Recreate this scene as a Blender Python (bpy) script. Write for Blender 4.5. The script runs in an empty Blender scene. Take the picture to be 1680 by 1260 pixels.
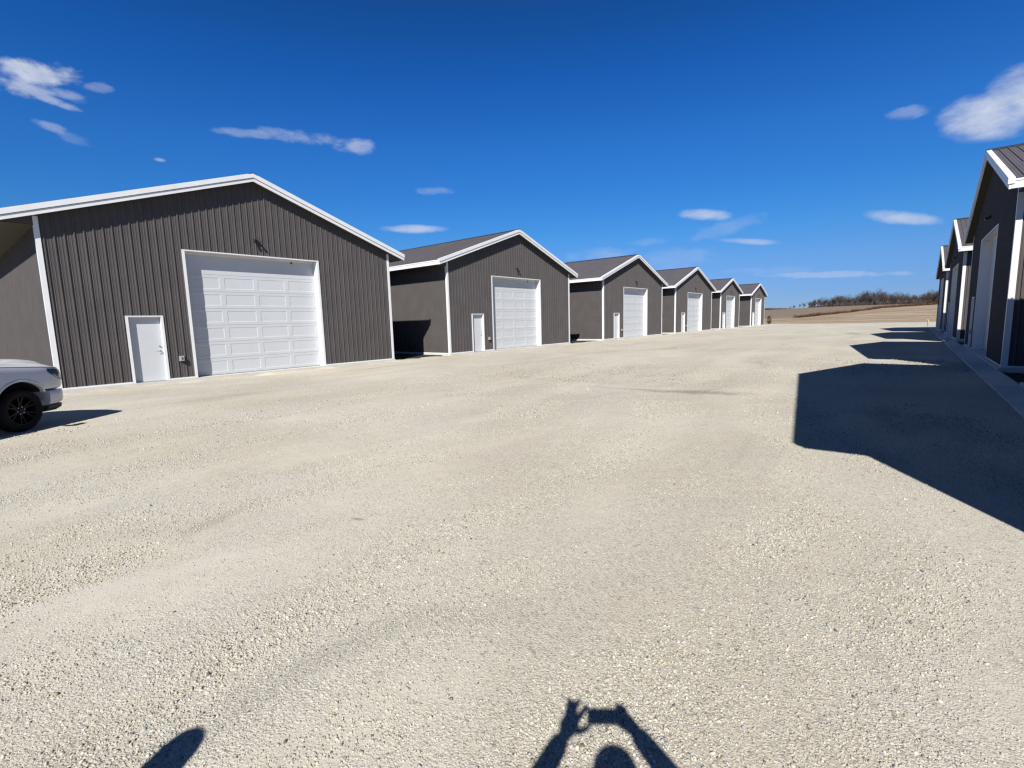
import bpy, math, random
import numpy as np
from mathutils import Vector, Matrix

S = bpy.context.scene
COL = S.collection
rad = math.radians
random.seed(7)
RNG = np.random.default_rng(11)
G = -0.15                      # gravel level; the building slabs are at z = 0
SUN_AZ, SUN_EL = 30.4, 41.5    # shadows fall 30.4 deg left of the row

# ------------------------------------------------------------------ helpers
class MB:
    """collects vertices and faces of ONE mesh object"""
    def __init__(s): s.v = []; s.f = []; s.m = []
    def add(s, vs, fs, mi=0):
        o = len(s.v); s.v += [tuple(p) for p in vs]
        s.f += [tuple(o + i for i in f) for f in fs]; s.m += [mi] * len(fs)
    def quad(s, a, b, c, d, mi=0): s.add((a, b, c, d), ((0, 1, 2, 3),), mi)
    def box(s, x0, x1, y0, y1, z0, z1, mi=0):
        s.add([(x, y, z) for x in (x0, x1) for y in (y0, y1) for z in (z0, z1)],
              ((0, 1, 3, 2), (4, 6, 7, 5), (0, 4, 5, 1), (2, 3, 7, 6), (0, 2, 6, 4), (1, 5, 7, 3)), mi)
    def hexa(s, b, t, mi=0):    # two quads joined
        s.add(list(b) + list(t), ((3, 2, 1, 0), (4, 5, 6, 7), (0, 1, 5, 4), (1, 2, 6, 5), (2, 3, 7, 6), (3, 0, 4, 7)), mi)
    def tube(s, pts, rs, n=8, mi=0, cap=True):
        rings = []; prev = None
        pts = [Vector(p) for p in pts]
        for i, p in enumerate(pts):
            d = (pts[min(i + 1, len(pts) - 1)] - pts[max(i - 1, 0)]).normalized()
            a = prev if prev is not None else (Vector((0, 0, 1)) if abs(d.z) < .9 else Vector((1, 0, 0)))
            x = (a - d * a.dot(d)).normalized(); y = d.cross(x); prev = x
            r = rs[i] if hasattr(rs, '__len__') else rs
            rings.append([p + (x * math.cos(k * 2 * math.pi / n) + y * math.sin(k * 2 * math.pi / n)) * r for k in range(n)])
        vs = [q for r in rings for q in r]; fs = []
        for i in range(len(pts) - 1):
            for k in range(n):
                fs.append((i * n + k, i * n + (k + 1) % n, (i + 1) * n + (k + 1) % n, (i + 1) * n + k))
        if cap: fs += [tuple(range(n))[::-1], tuple((len(pts) - 1) * n + k for k in range(n))]
        s.add(vs, fs, mi)
    def lathe(s, prof, axis='y', n=48, mi=0, c=(0, 0, 0), close=False):
        vs = []; fs = []
        for (r, h) in prof:
            for k in range(n):
                a = 2 * math.pi * k / n
                if axis == 'y': p = (r * math.cos(a), h, r * math.sin(a))
                elif axis == 'x': p = (h, r * math.cos(a), r * math.sin(a))
                else: p = (r * math.cos(a), r * math.sin(a), h)
                vs.append((p[0] + c[0], p[1] + c[1], p[2] + c[2]))
        m = len(prof)
        for i in range(m if close else m - 1):
            for k in range(n):
                fs.append((i * n + k, i * n + (k + 1) % n, ((i + 1) % m) * n + (k + 1) % n, ((i + 1) % m) * n + k))
        s.add(vs, fs, mi)
    def mesh(s, name):
        me = bpy.data.meshes.new(name); me.from_pydata(s.v, [], s.f)
        if any(s.m): me.polygons.foreach_set('material_index', s.m)
        me.update(); return me
    def build(s, name, mat, parent=None, smooth=False, loc=None, fix=True, angle=None):
        me = s.mesh(name)
        for m in (mat if isinstance(mat, (list, tuple)) else [mat]): me.materials.append(m)
        if fix: recalc(me)
        if smooth: me.polygons.foreach_set('use_smooth', [True] * len(me.polygons))
        if angle: me.set_sharp_from_angle(angle=rad(angle))
        o = bpy.data.objects.new(name, me); COL.objects.link(o)
        if parent: o.parent = parent
        if loc: o.location = loc
        return o

def recalc(me):
    import bmesh
    b = bmesh.new(); b.from_mesh(me); bmesh.ops.recalc_face_normals(b, faces=b.faces); b.to_mesh(me); b.free()

def tag(o, label=None, cat=None, group=None, kind=None):
    if label: o['label'] = label
    if cat: o['category'] = cat
    if group: o['group'] = group
    if kind: o['kind'] = kind
    return o

def thing(name, label, cat, loc=(0, 0, 0), rz=0, group=None):
    o = bpy.data.objects.new(name, None); COL.objects.link(o)
    o.location = loc; o.rotation_euler = (0, 0, rz); o.empty_display_size = .3
    return tag(o, label, cat, group)

def copy_tree(o, parent=None):
    c = o.copy(); COL.objects.link(c); c.parent = parent
    for ch in [k for k in o.children]: copy_tree(ch, c)
    return c

def smooth01(t): t = min(1, max(0, t)); return t * t * (3 - 2 * t)

# ------------------------------------------------------------------ materials
def mat(name, col, rough=.6, metal=0, spec=.5, noise=0, nscale=3, bump=0, bscale=60, coat=0, stretch=None):
    m = bpy.data.materials.new(name); m.use_nodes = True; nt = m.node_tree
    b = nt.nodes['Principled BSDF']; b.inputs['Base Color'].default_value = (*col, 1)
    b.inputs['Roughness'].default_value = rough; b.inputs['Metallic'].default_value = metal
    b.inputs['Specular IOR Level'].default_value = spec; b.inputs['Coat Weight'].default_value = coat
    b.inputs['Coat Roughness'].default_value = .05
    if noise or bump:
        tc = nt.nodes.new('ShaderNodeTexCoord'); vec = tc.outputs['Object']
        if stretch:
            mp = nt.nodes.new('ShaderNodeMapping'); mp.inputs['Scale'].default_value = stretch
            nt.links.new(vec, mp.inputs[0]); vec = mp.outputs[0]
    if noise:
        n = nt.nodes.new('ShaderNodeTexNoise'); n.inputs['Scale'].default_value = nscale; n.inputs['Detail'].default_value = 6
        nt.links.new(vec, n.inputs['Vector'])
        r = nt.nodes.new('ShaderNodeMapRange'); r.inputs['From Min'].default_value = .25; r.inputs['From Max'].default_value = .75
        r.inputs['To Min'].default_value = 1 - noise; r.inputs['To Max'].default_value = 1 + noise
        nt.links.new(n.outputs['Fac'], r.inputs['Value'])
        x = nt.nodes.new('ShaderNodeVectorMath'); x.operation = 'SCALE'; x.inputs[0].default_value = col
        nt.links.new(r.outputs[0], x.inputs['Scale']); nt.links.new(x.outputs[0], b.inputs['Base Color'])
        r2 = nt.nodes.new('ShaderNodeMapRange'); r2.inputs['To Min'].default_value = max(0.02, rough - .12); r2.inputs['To Max'].default_value = min(1, rough + .12)
        nt.links.new(n.outputs['Fac'], r2.inputs['Value']); nt.links.new(r2.outputs[0], b.inputs['Roughness'])
    if bump:
        n2 = nt.nodes.new('ShaderNodeTexNoise'); n2.inputs['Scale'].default_value = bscale; n2.inputs['Detail'].default_value = 4
        nt.links.new(vec, n2.inputs['Vector'])
        bp = nt.nodes.new('ShaderNodeBump'); bp.inputs['Strength'].default_value = bump; bp.inputs['Distance'].default_value = .01
        nt.links.new(n2.outputs['Fac'], bp.inputs['Height']); nt.links.new(bp.outputs[0], b.inputs['Normal'])
    return m

M = {}
M['siding'] = mat('charcoal_steel', (.0750, .0685, .0685), .58, 0, .12, .10, 1.3, .10, 7)
M['roof'] = mat('charcoal_roof', (.078, .072, .079), .55, 0, .2, .08, 1.0, .05, 6)
M['dark'] = mat('dark_cap', (.02, .021, .027), .5)
M['white'] = mat('white_trim', (.60, .61, .62), .40, 0, .3, .04, 2.5)
M['door'] = mat('white_door', (.455, .475, .495), .42, 0, .3, .03, 1.5, .04, 40)
M['soffit'] = mat('soffit_clay', (.062, .058, .046), .7, 0, .1, .08, 4)
M['concrete'] = mat('concrete', (.47, .46, .43), .85, 0, .3, .08, 3, .08, 60)
M['black'] = mat('black_plastic', (.012, .012, .013), .45)
M['gray'] = mat('gray_box', (.28, .285, .285), .5)
M['steel'] = mat('brushed_steel', (.55, .55, .55), .3, 1)
M['glass_lamp'] = mat('lamp_lens', (.55, .56, .58), .15)

# --- gravel (procedural, object space) --------------------------------------
# packed wheel bands: centre, half-length, half-width, heading (deg from +X), colour, strength
BANDS = [(-4.2, .95, 1.3, .15, 74, (.415, .395, .350), .55), (-5.15, 1.3, 1.2, .26, 56, (.30, .270, .225), .42),
         (-6.6, 8.5, 5.5, .30, 101, (.42, .40, .352), .34), (-8.4, 8.2, 5.5, .26, 101, (.42, .40, .350), .30), (-10.5, 15, 8, .40, 97, (.32, .295, .25), .28), (-5.6, 21, 9, .5, 94, (.43, .41, .36), .34), (-12.5, 24, 12, .45, 96, (.33, .305, .26), .26), (-7.6, 4.4, 2.6, .28, 92, (.31, .285, .24), .28)]
def gravel_material():
    m = bpy.data.materials.new('crushed_limestone'); m.use_nodes = True; nt = m.node_tree
    N = nt.nodes.new; L = nt.links.new
    b = nt.nodes['Principled BSDF']; b.inputs['Roughness'].default_value = .92; b.inputs['Specular IOR Level'].default_value = .25
    tc = N('ShaderNodeTexCoord'); P = tc.outputs['Object']
    def noise(scale, det=4, vec=P, rough=.55):
        n = N('ShaderNodeTexNoise'); n.inputs['Scale'].default_value = scale; n.inputs['Detail'].default_value = det
        n.inputs['Roughness'].default_value = rough; L(vec, n.inputs['Vector']); return n.outputs['Fac']
    def rng(v, a, c, lo, hi, sm=True):
        r = N('ShaderNodeMapRange'); r.interpolation_type = 'SMOOTHSTEP' if sm else 'LINEAR'
        for k, x in zip(('From Min', 'From Max', 'To Min', 'To Max'), (a, c, lo, hi)): r.inputs[k].default_value = x
        L(v, r.inputs['Value']); return r.outputs[0]
    def math_(op, a, c):
        n = N('ShaderNodeMath'); n.operation = op
        for i, x in enumerate((a, c)):
            if isinstance(x, (int, float)): n.inputs[i].default_value = x
            else: L(x, n.inputs[i])
        return n.outputs[0]
    def mix(f, a, c):
        n = N('ShaderNodeMix'); n.data_type = 'RGBA'
        if isinstance(f, (int, float)): n.inputs['Factor'].default_value = f
        else: L(f, n.inputs['Factor'])
        for k, x in (('A', a), ('B', c)):
            s = [i for i in n.inputs if i.name == k and i.type == 'RGBA'][0]
            if isinstance(x, tuple): s.default_value = (*x, 1)
            else: L(x, s)
        return [o for o in n.outputs if o.type == 'RGBA'][0]
    # wheel-track direction: the lot is driven along the row, tracks drift to the left
    mp = N('ShaderNodeMapping'); mp.inputs['Rotation'].default_value = (0, 0, rad(16)); mp.inputs['Scale'].default_value = (1, .10, 1)
    wob = N('ShaderNodeVectorMath'); wob.operation = 'ADD'
    nz = N('ShaderNodeTexNoise'); nz.inputs['Scale'].default_value = .12; L(P, nz.inputs['Vector'])
    sc = N('ShaderNodeVectorMath'); sc.operation = 'SCALE'; sc.inputs['Scale'].default_value = 5; L(nz.outputs['Color'], sc.inputs[0])
    L(P, wob.inputs[0]); L(sc.outputs[0], wob.inputs[1]); L(wob.outputs[0], mp.inputs[0])
    tracks = noise(.75, 4, mp.outputs[0], .6)
    patches = noise(.45, 5)
    # stones
    dist = N('ShaderNodeVectorMath'); dist.operation = 'ADD'
    nd = N('ShaderNodeTexNoise'); nd.inputs['Scale'].default_value = 60; nd.inputs['Detail'].default_value = 2; L(P, nd.inputs['Vector'])
    sd = N('ShaderNodeVectorMath'); sd.operation = 'SCALE'; sd.inputs['Scale'].default_value = .012; L(nd.outputs['Color'], sd.inputs[0])
    L(P, dist.inputs[0]); L(sd.outputs[0], dist.inputs[1])
    def vor(scale, feat='F1'):
        v = N('ShaderNodeTexVoronoi'); v.feature = feat; v.inputs['Scale'].default_value = scale; L(dist.outputs[0], v.inputs['Vector']); return v
    v1 = vor(72); v2 = vor(150); v3 = vor(17)
    sep = N('ShaderNodeSeparateColor'); L(v1.outputs['Color'], sep.inputs[0])
    sep2 = N('ShaderNodeSeparateColor'); L(v2.outputs['Color'], sep2.inputs[0])
    def ramp(v, stops):
        r = N('ShaderNodeValToRGB'); e = r.color_ramp.elements
        while len(e) < len(stops): e.new(.5)
        for k, (p, c) in zip(e, stops): k.position = p; k.color = (*c, 1)
        L(v, r.inputs[0]); return r.outputs[0]
    st = [(0, (.12, .112, .10)), (.10, (.29, .273, .237)), (.45, (.378, .355, .305)), (.75, (.43, .403, .348)), (.92, (.485, .46, .405)), (1, (.33, .335, .335))]
    c1 = ramp(sep.outputs[0], st); c2 = ramp(sep2.outputs[1], st)
    stones = mix(.45, c1, c2)
    fines = mix(rng(noise(9, 5), .3, .7, 0, 1), (.370, .350, .298), (.415, .392, .334))
    fineness = rng(math_('ADD', math_('MULTIPLY', tracks, .65), math_('MULTIPLY', patches, .45)), .50, .66, 0, .85)
    col = mix(fineness, stones, fines)
    big = rng(noise(.16, 4), .3, .7, .93, 1.06)
    dirt = rng(tracks, .27, .40, .80, 1.0)
    warm = mix(rng(noise(.3, 3), .40, .60, 0, 1), (.985, .965, .925), (1.02, 1.022, 1.02))
    g = N('ShaderNodeVectorMath'); g.operation = 'SCALE'; L(col, g.inputs[0]); L(math_('MULTIPLY', big, dirt), g.inputs['Scale'])
    g2 = N('ShaderNodeVectorMath'); g2.operation = 'MULTIPLY'; L(g.outputs[0], g2.inputs[0]); L(warm, g2.inputs[1])
    cur = g2.outputs[0]
    # damp, darker earth where the stone is thin (three places)
    for (cx, cy, rx, ry, ang, amt) in ((-3.9, 11.7, 1.3, .38, 14, .8), (-5.3, 11.5, 1.6, .12, 4, .6), (-5.0, 1.55, .60, .13, -66, .5), (-12, 26, 5, .35, 60, .3), (-3.9, 2.42, .10, .03, 20, .8), (-17.2, 12.5, 3.2, .12, 90, .45), (-16.7, 22, 4, .10, 88, .35)):
        a = N('ShaderNodeMapping'); a.vector_type = 'TEXTURE'; a.inputs['Location'].default_value = (cx, cy, G)
        a.inputs['Rotation'].default_value = (0, 0, rad(ang)); a.inputs['Scale'].default_value = (rx, ry, 50); L(P, a.inputs[0])
        ln = N('ShaderNodeVectorMath'); ln.operation = 'LENGTH'; L(a.outputs[0], ln.inputs[0])
        e = math_('ADD', ln.outputs['Value'], math_('MULTIPLY', noise(2.2 / max(.3, min(rx, 1.5)), 5), 1.6))
        f = rng(e, 1.0, 2.0, amt, 0)
        cur = mix(f, cur, (.20, .175, .14))
    packed = None
    for (cx, cy, rx, ry, ang, colr, amt) in BANDS:
        a = N('ShaderNodeMapping'); a.vector_type = 'TEXTURE'; a.inputs['Location'].default_value = (cx, cy, G)
        a.inputs['Rotation'].default_value = (0, 0, rad(ang)); a.inputs['Scale'].default_value = (rx, ry, 50); L(P, a.inputs[0])
        ln = N('ShaderNodeVectorMath'); ln.operation = 'LENGTH'; L(a.outputs[0], ln.inputs[0])
        f = rng(math_('ADD', ln.outputs['Value'], math_('MULTIPLY', noise(1.6, 6), 1.4)), .9, 2.0, amt, 0)
        cur = mix(f, cur, colr); packed = f if packed is None else math_('MAXIMUM', packed, f)
    L(cur, b.inputs['Base Color'])
    # relief
    h1 = math_('MULTIPLY', rng(v1.outputs['Distance'], 0, .75, 1, 0, False), math_('ADD', .35, math_('MULTIPLY', sep.outputs[1], .9)))
    h2 = math_('MULTIPLY', rng(v2.outputs['Distance'], 0, .75, 1, 0, False), .40)
    h = math_('ADD', h1, h2)
    h = math_('MULTIPLY', math_('MULTIPLY', h, rng(fineness, 0, .85, 1, .28, False)), rng(packed, 0, .8, 1, .25, False))
    bp = N('ShaderNodeBump'); bp.inputs['Strength'].default_value = .58; bp.inputs['Distance'].default_value = .010
    L(h, bp.inputs['Height'])
    bp2 = N('ShaderNodeBump'); bp2.inputs['Strength'].default_value = .35; bp2.inputs['Distance'].default_value = .04
    L(math_('ADD', noise(2.5, 6), tracks), bp2.inputs['Height']); L(bp.outputs[0], bp2.inputs['Normal'])
    L(bp2.outputs[0], b.inputs['Normal'])
    return m
M['gravel'] = gravel_material()

def earth(name, ca, cb, scale, stretch=(1, 1, 1), bump=.5, bdist=.2):
    m = bpy.data.materials.new(name); m.use_nodes = True; nt = m.node_tree
    N = nt.nodes.new; L = nt.links.new; b = nt.nodes['Principled BSDF']
    b.inputs['Roughness'].default_value = .95; b.inputs['Specular IOR Level'].default_value = .1
    tc = N('ShaderNodeTexCoord'); mp = N('ShaderNodeMapping'); mp.inputs['Scale'].default_value = stretch; L(tc.outputs['Object'], mp.inputs[0])
    n = N('ShaderNodeTexNoise'); n.inputs['Scale'].default_value = scale; n.inputs['Detail'].default_value = 8; n.inputs['Roughness'].default_value = .65; L(mp.outputs[0], n.inputs['Vector'])
    r = N('ShaderNodeValToRGB'); r.color_ramp.elements[0].position = .36; r.color_ramp.elements[1].position = .64
    r.color_ramp.elements[0].color = (*ca, 1); r.color_ramp.elements[1].color = (*cb, 1)
    L(n.outputs['Fac'], r.inputs[0]); L(r.outputs[0], b.inputs['Base Color'])
    bp = N('ShaderNodeBump'); bp.inputs['Strength'].default_value = bump; bp.inputs['Distance'].default_value = bdist
    L(n.outputs['Fac'], bp.inputs['Height']); L(bp.outputs[0], b.inputs['Normal'])
    return m
M['dirt'] = earth('graded_tan_earth', (.150, .108, .074), (.325, .262, .190), .16, (.22, 2.2, 1))
M['stubble'] = earth('corn_stubble_field', (.125, .098, .072), (.185, .150, .113), .9, (.25, 1, 1))
M['bank'] = earth('bare_clay_bank', (.035, .019, .010), (.085, .048, .026), .8)
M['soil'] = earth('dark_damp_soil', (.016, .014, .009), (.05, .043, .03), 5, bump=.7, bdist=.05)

# ------------------------------------------------------------------ terrain
ZBX = [-400, -60, -31, -18, -8, 8, 60, 400]; ZBZ = [.0, .1, .35, 1.65, 2.95, 3.8, 4.6, 6]
TX = [-900, -82, -50, -25, 15, 400]; TZ = [3.5, 5.4, 6.2, 6.4, 6.2, 6.5]
def bank_y(x): return 214 + (x + 31) * .45 + 3 * math.sin(x * .35)
def terrain(x, y):
    zb = float(np.interp(x, ZBX, ZBZ)); zt = float(np.interp(x, TX, TZ)); by = bank_y(max(-60, min(60, x)))
    if y <= by:
        t = smooth01((y - 108) / (by - 108))
        z = G - .12 + t * (zb - G + .12)
        z += .30 * math.exp(-((y - 157 - x * .25) / 4) ** 2) * math.sin((x + 80) * .03) + .22 * math.exp(-((y - 128 - x * .1) / 2.5) ** 2)
        z += .05 * math.sin(x * .9 + y * .3) * smooth01((y - 110) / 20)
        return z
    dip = 1.3 * smooth01((x + 40) / 14)
    if y <= 400:
        s = (y - by) / (400 - by)
        return zb + (zt - zb) * (s ** .8) - dip * math.exp(-((y - by - 6) / 7) ** 2) + .55 * smooth01((x + 36) / 8) * math.exp(-((y - by) / 2.2) ** 2)
    return zt - (y - 400) * .006
def terrain_mesh():
    xs = sorted(set([-1500, -900, -500, -300, -200, -150, -120] + list(np.arange(-100, 61, 2.0)) + [80, 120, 200, 400, 900, 1500]))
    ys = sorted(set([-300, -150, -60, 0, 60, 90, 100] + list(np.arange(104, 300, 2.0)) + list(np.arange(300, 440, 5.0)) + [480, 600, 900, 1500, 2500]))
    mb = MB(); n = len(xs)
    mb.v = [(x, y, terrain(x, y)) for y in ys for x in xs]
    for j in range(len(ys) - 1):
        for i in range(n - 1):
            x = (xs[i] + xs[i + 1]) / 2; y = (ys[j] + ys[j + 1]) / 2
            by = bank_y(max(-60, min(60, x)))
            mi = 0 if y < by - 1 else 1
            if abs(y - by) <= 3.4 and x > -34: mi = 2
            if y < 160 and x < -24: mi = 1 if y > 150 else 0
            mb.f.append((j * n + i, j * n + i + 1, (j + 1) * n + i + 1, (j + 1) * n + i)); mb.m.append(mi)
    return mb
o = terrain_mesh().build('ground', [M['dirt'], M['stubble'], M['bank']], smooth=True, fix=False)
tag(o, kind='structure')

def lot_z(x):
    return G + .06 * smooth01((-x - 12) / 7)
mb = MB()
xs = [-60, -45, -30, -24, -20, -19.6, -19.42, -19.3, -19.05, -18.6, -18, -16, -14, -12, -8, -4, 0, 4, 10, 30, 60]
ys = list(np.arange(-60, 0, 4.0)) + list(np.arange(0, 112, .5))
for y in ys:
    for x in xs:
        edge = 104.5 + 1.6 * math.sin(x * .21) + .9 * math.sin(x * .9) + .04 * max(0, x + 20)
        z = lot_z(x) + .03 * math.sin(x * .31 + 1) * math.sin(y * .17) * (1 if y > 12 and -18 < x < 1 else 0)
        if -19.7 < x < -18.7: z += (.028 * math.sin(y * 2.3 + 1.3 * math.sin(y * .7)) + .022 * math.sin(y * 5.1 + 2) + .012) * (1 if x < -19 else .4)
        if y > edge: z -= .5 * min(1, (y - edge) / 3)
        mb.v.append((x, y, z))
n = len(xs)
for j in range(len(ys) - 1):
    for i in range(n - 1): mb.f.append((j * n + i, j * n + i + 1, (j + 1) * n + i + 1, (j + 1) * n + i))
tag(mb.build('gravel_yard', M['gravel'], fix=False), kind='structure')

# ------------------------------------------------------------------ storage buildings
SL = .343
def profile(a, b, extra=(), pitch=.2286, h=.027):
    pts = []
    n0 = math.floor(a / pitch) - 1; n1 = math.ceil(b / pitch) + 1
    for k in range(n0, n1 + 1):
        c = k * pitch
        pts += [(c - .024, 0), (c - .012, h), (c + .012, h), (c + .024, 0)]
        for q in (1 / 3, 2 / 3):
            d = c + q * pitch
            pts += [(d - .014, 0), (d - .006, h * .24), (d + .006, h * .24), (d + .014, 0)]
    ts = np.array([p[0] for p in pts]); ds = np.array([p[1] for p in pts])
    o = np.argsort(ts, kind='stable'); ts, ds = ts[o], ds[o]
    allt = sorted([t for t in ts if a < t < b] + [a, b] + [e for e in extra if a < e < b])
    return [(t, float(np.interp(t, ts, ds))) for t in allt]

LEAN = .30     # gable overhang
EO = .73       # eave overhang
RT = .25       # rake depth
def make_building(name, W, DEP, oy, om):
    hw = W / 2
    zr = lambda y: 5.286 + SL * (hw - abs(y))
    root = thing(name, 'x', 'building')
    # gable walls
    op = [(-oy + .0, oy, 4.40), (om[0], om[1], 2.15)]
    for front in (True, False):
        mb = MB(); pr = profile(-hw, hw, [e for o_ in op for e in o_[:2]] + [0])
        for (t0, d0), (t1, d1) in zip(pr, pr[1:]):
            zb = 0
            if front:
                for a, b, zt in op:
                    if a <= (t0 + t1) / 2 <= b: zb = zt
            x0, x1 = (d0, d1) if front else (-DEP - d0, -DEP - d1)
            mb.quad((x0, t0, zb), (x1, t1, zb), (x1, t1, zr(t1) - RT), (x0, t0, zr(t0) - RT))
        mb.build('wall', M['siding'], root, fix=False)
    for s in (-1, 1):
        mb = MB(); pr = profile(-DEP, 0)
        for (t0, d0), (t1, d1) in zip(pr, pr[1:]):
            mb.quad((t0, s * (hw + d0), 0), (t1, s * (hw + d1), 0), (t1, s * (hw + d1), 4.82), (t0, s * (hw + d0), 4.82))
        mb.build('wall', M['siding'], root, fix=False)
    # roof sheets (one mesh) and ridge cap
    mb = MB(); pr = profile(-DEP - LEAN - .01, LEAN - .08)
    nl = math.sqrt(1 + SL * SL); ye = hw + EO + .03
    for s in (-1, 1):
        for (t0, d0), (t1, d1) in zip(pr, pr[1:]):
            e = lambda t, d, y: (t, s * (y + d * SL / nl), zr(y) + d / nl)
            mb.quad(e(t0, d0, 0), e(t1, d1, 0), e(t1, d1, ye), e(t0, d0, ye))
    mb.build('roof', M['roof'], root, fix=False)
    mb = MB(); z = zr(0); c = .16
    for s in (-1, 1):
        mb.hexa([(-DEP - LEAN, 0, z + .022), (LEAN + .028, 0, z + .022), (LEAN + .028, s * c, z - SL * c + .022), (-DEP - LEAN, s * c, z - SL * c + .022)],
                [(-DEP - LEAN, 0, z + .055), (LEAN + .028, 0, z + .055), (LEAN + .028, s * c, z - SL * c + .042), (-DEP - LEAN, s * c, z - SL * c + .042)])
    mb.build('ridge_cap', M['dark'], root)
    # fascia: stepped rake boards and eave boards
    mb = MB()
    def rake(x0, x1, za, zb, yend):
        for s in (-1, 1):
            mb.hexa([(x0, 0, zr(0) + za), (x1, 0, zr(0) + za), (x1, s * yend, zr(yend) + za), (x0, s * yend, zr(yend) + za)],
                    [(x0, 0, zr(0) + zb), (x1, 0, zr(0) + zb), (x1, s * yend, zr(yend) + zb), (x0, s * yend, zr(yend) + zb)])
    ye = hw + EO
    for k in (0, 1):
        f = (lambda x: x) if k == 0 else (lambda x: -DEP - x)
        q = sorted((f(LEAN - .11), f(LEAN + .025))); rake(q[0], q[1], -.125, .032, ye + .045)
        q = sorted((f(LEAN - .04), f(LEAN))); rake(q[0], q[1], -RT - .012, -.138, ye + .02)
    for s in (-1, 1):
        y0, y1 = sorted((s * (ye - .02), s * (ye + .022)))
        mb.box(-DEP - LEAN + .05, LEAN - .045, y0, y1, zr(ye) - RT - .01, zr(ye) - .022)
        y0, y1 = sorted((s * (ye - .02), s * (ye + .035)))
        mb.box(-DEP - LEAN + .05, LEAN - .112, y0, y1, zr(ye) - .075, zr(ye) - .02)
    mb.build('fascia', M['white'], root)
    # soffits
    mb = MB()
    for k in (0, 1):
        f = (lambda x: x) if k == 0 else (lambda x: -DEP - x)
        a, b = sorted((f(.021), f(LEAN - .042)))
        for s in (-1, 1):
            mb.hexa([(a, 0, zr(0) - RT), (b, 0, zr(0) - RT), (b, s * ye, zr(ye) - RT), (a, s * ye, zr(ye) - RT)],
                    [(a, 0, zr(0) - RT + .02), (b, 0, zr(0) - RT + .02), (b, s * ye, zr(ye) - RT + .02), (a, s * ye, zr(ye) - RT + .02)])
    for s in (-1, 1):
        y0, y1 = sorted((s * (hw + .003), s * (ye - .022)))
        mb.box(-DEP, 0, y0, y1, zr(ye) - RT - .01, zr(ye) - RT + .008)
    mb.build('soffit', M['soffit'], root)
    for x in (.004, -DEP - .018):
        for s in (-1, 1):
            a = zr(ye) - RT; y0, y1 = hw + .002, ye - .03; mb = MB()        # dark closure at the end of the eave box
            mb.hexa([(x, s * y0, a + .01), (x + .014, s * y0, a + .01), (x + .014, s * y1, a + .01), (x, s * y1, a + .01)],
                    [(x, s * y0, zr(y0) - RT), (x + .014, s * y0, zr(y0) - RT), (x + .014, s * y1, zr(y1) - RT + .011), (x, s * y1, zr(y1) - RT + .011)])
            mb.build('eave_closure', M['siding'], root)
    # corner trims: one L per corner
    for sx in (0, 1):
        for s in (-1, 1):
            mb = MB(); x = .031 if sx == 0 else -DEP - .031; d = -1 if sx == 0 else 1
            zt = zr(hw) - RT - .003
            yo = s * (hw + .031)
            a, b = sorted((x, x + d * .004)); y0, y1 = sorted((yo, yo - s * .115)); mb.box(a, b, y0, y1, .052, zt)
            a, b = sorted((x + d * .0045, x + d * .135)); y0, y1 = sorted((yo, yo - s * .004)); mb.box(a, b, y0, y1, .052, 4.77)
            a, b = sorted((x + d * .004, x + d * .030)); y0, y1 = sorted((yo - s * .111, yo - s * .115)); mb.box(a, b, y0, y1, .052, zt - .01)
            mb.build('corner_trim', M['white'], root)
    # base trim, broken at the openings, and foundation
    mb = MB()
    ya = sorted([-hw - .033, om[0] - .04, om[1] + .04, -oy - .04, oy + .04, hw + .033])
    for a, b in zip(ya[::2], ya[1::2]): mb.box(-.001, .033, a, b, -.002, .048)
    for s in (-1, 1):
        y0, y1 = sorted((s * (hw - .001), s * (hw + .033))); mb.box(-DEP, -.003, y0, y1, -.002, .048)
    mb.build('base_trim', M['white'], root)
    mb = MB(); mb.box(-DEP - .05, .10, -hw - .06, hw + .06, -.7, -.006)
    mb.box(-DEP + .1, -.01, -hw + .05, hw - .05, -.005, -.003)
    mb.build('foundation', M['concrete'], root)
    # overhead door
    gd = MB(); x = -.30; sec = .61; cols = 4; y0, y1 = -oy + .05, oy - .05
    wcol = (y1 - y0) / cols
    for r in range(7):
        za = .012 + r * sec; zb = za + sec - .007
        plain = r == 6
        gd.quad((x, y0, za), (x - .012, y0, za - .007), (x - .012, y1, za - .007), (x, y1, za))
        if plain:
            gd.quad((x, y0, za), (x, y1, za), (x, y1, zb + .10), (x, y0, zb + .10)); continue
        m_, t_, bw = .085, .10, .022
        for c in range(cols):
            a, b = y0 + c * wcol, y0 + (c + 1) * wcol
            O = [(a, za), (b, za), (b, zb), (a, zb)]
            I = [(a + m_, za + t_), (b - m_, za + t_), (b - m_, zb - t_), (a + m_, zb - t_)]
            J = [(a + m_ + bw, za + t_ + bw), (b - m_ - bw, za + t_ + bw), (b - m_ - bw, zb - t_ - bw), (a + m_ + bw, zb - t_ - bw)]
            for i in range(4):
                k = (i + 1) % 4
                gd.quad((x, *O[i]), (x, *O[k]), (x, *I[k]), (x, *I[i]))
                gd.quad((x, *I[i]), (x, *I[k]), (x - .0075, *J[k]), (x - .0075, *J[i]))
            gd.quad(*[(x - .0075, *j) for j in J])
    gdo = gd.build('garage_door', M['door'], root, fix=False)
    fm = MB()
    fm.box(-.31, .034, -oy - .04, -oy + .05, -.003, 4.40); fm.box(-.31, .034, oy - .05, oy + .04, -.003, 4.40)
    fm.box(-.31, .034, -oy - .04, oy + .04, 4.403, 4.445); fm.box(-.31, -.27, -oy + .052, oy - .052, 4.34, 4.40)
    fm.build('frame', M['white'], gdo)
    sl = MB(); sl.box(-.315, -.285, -oy + .05, oy - .05, -.004, .012); sl.build('bottom_seal', M['black'], gdo)
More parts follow.
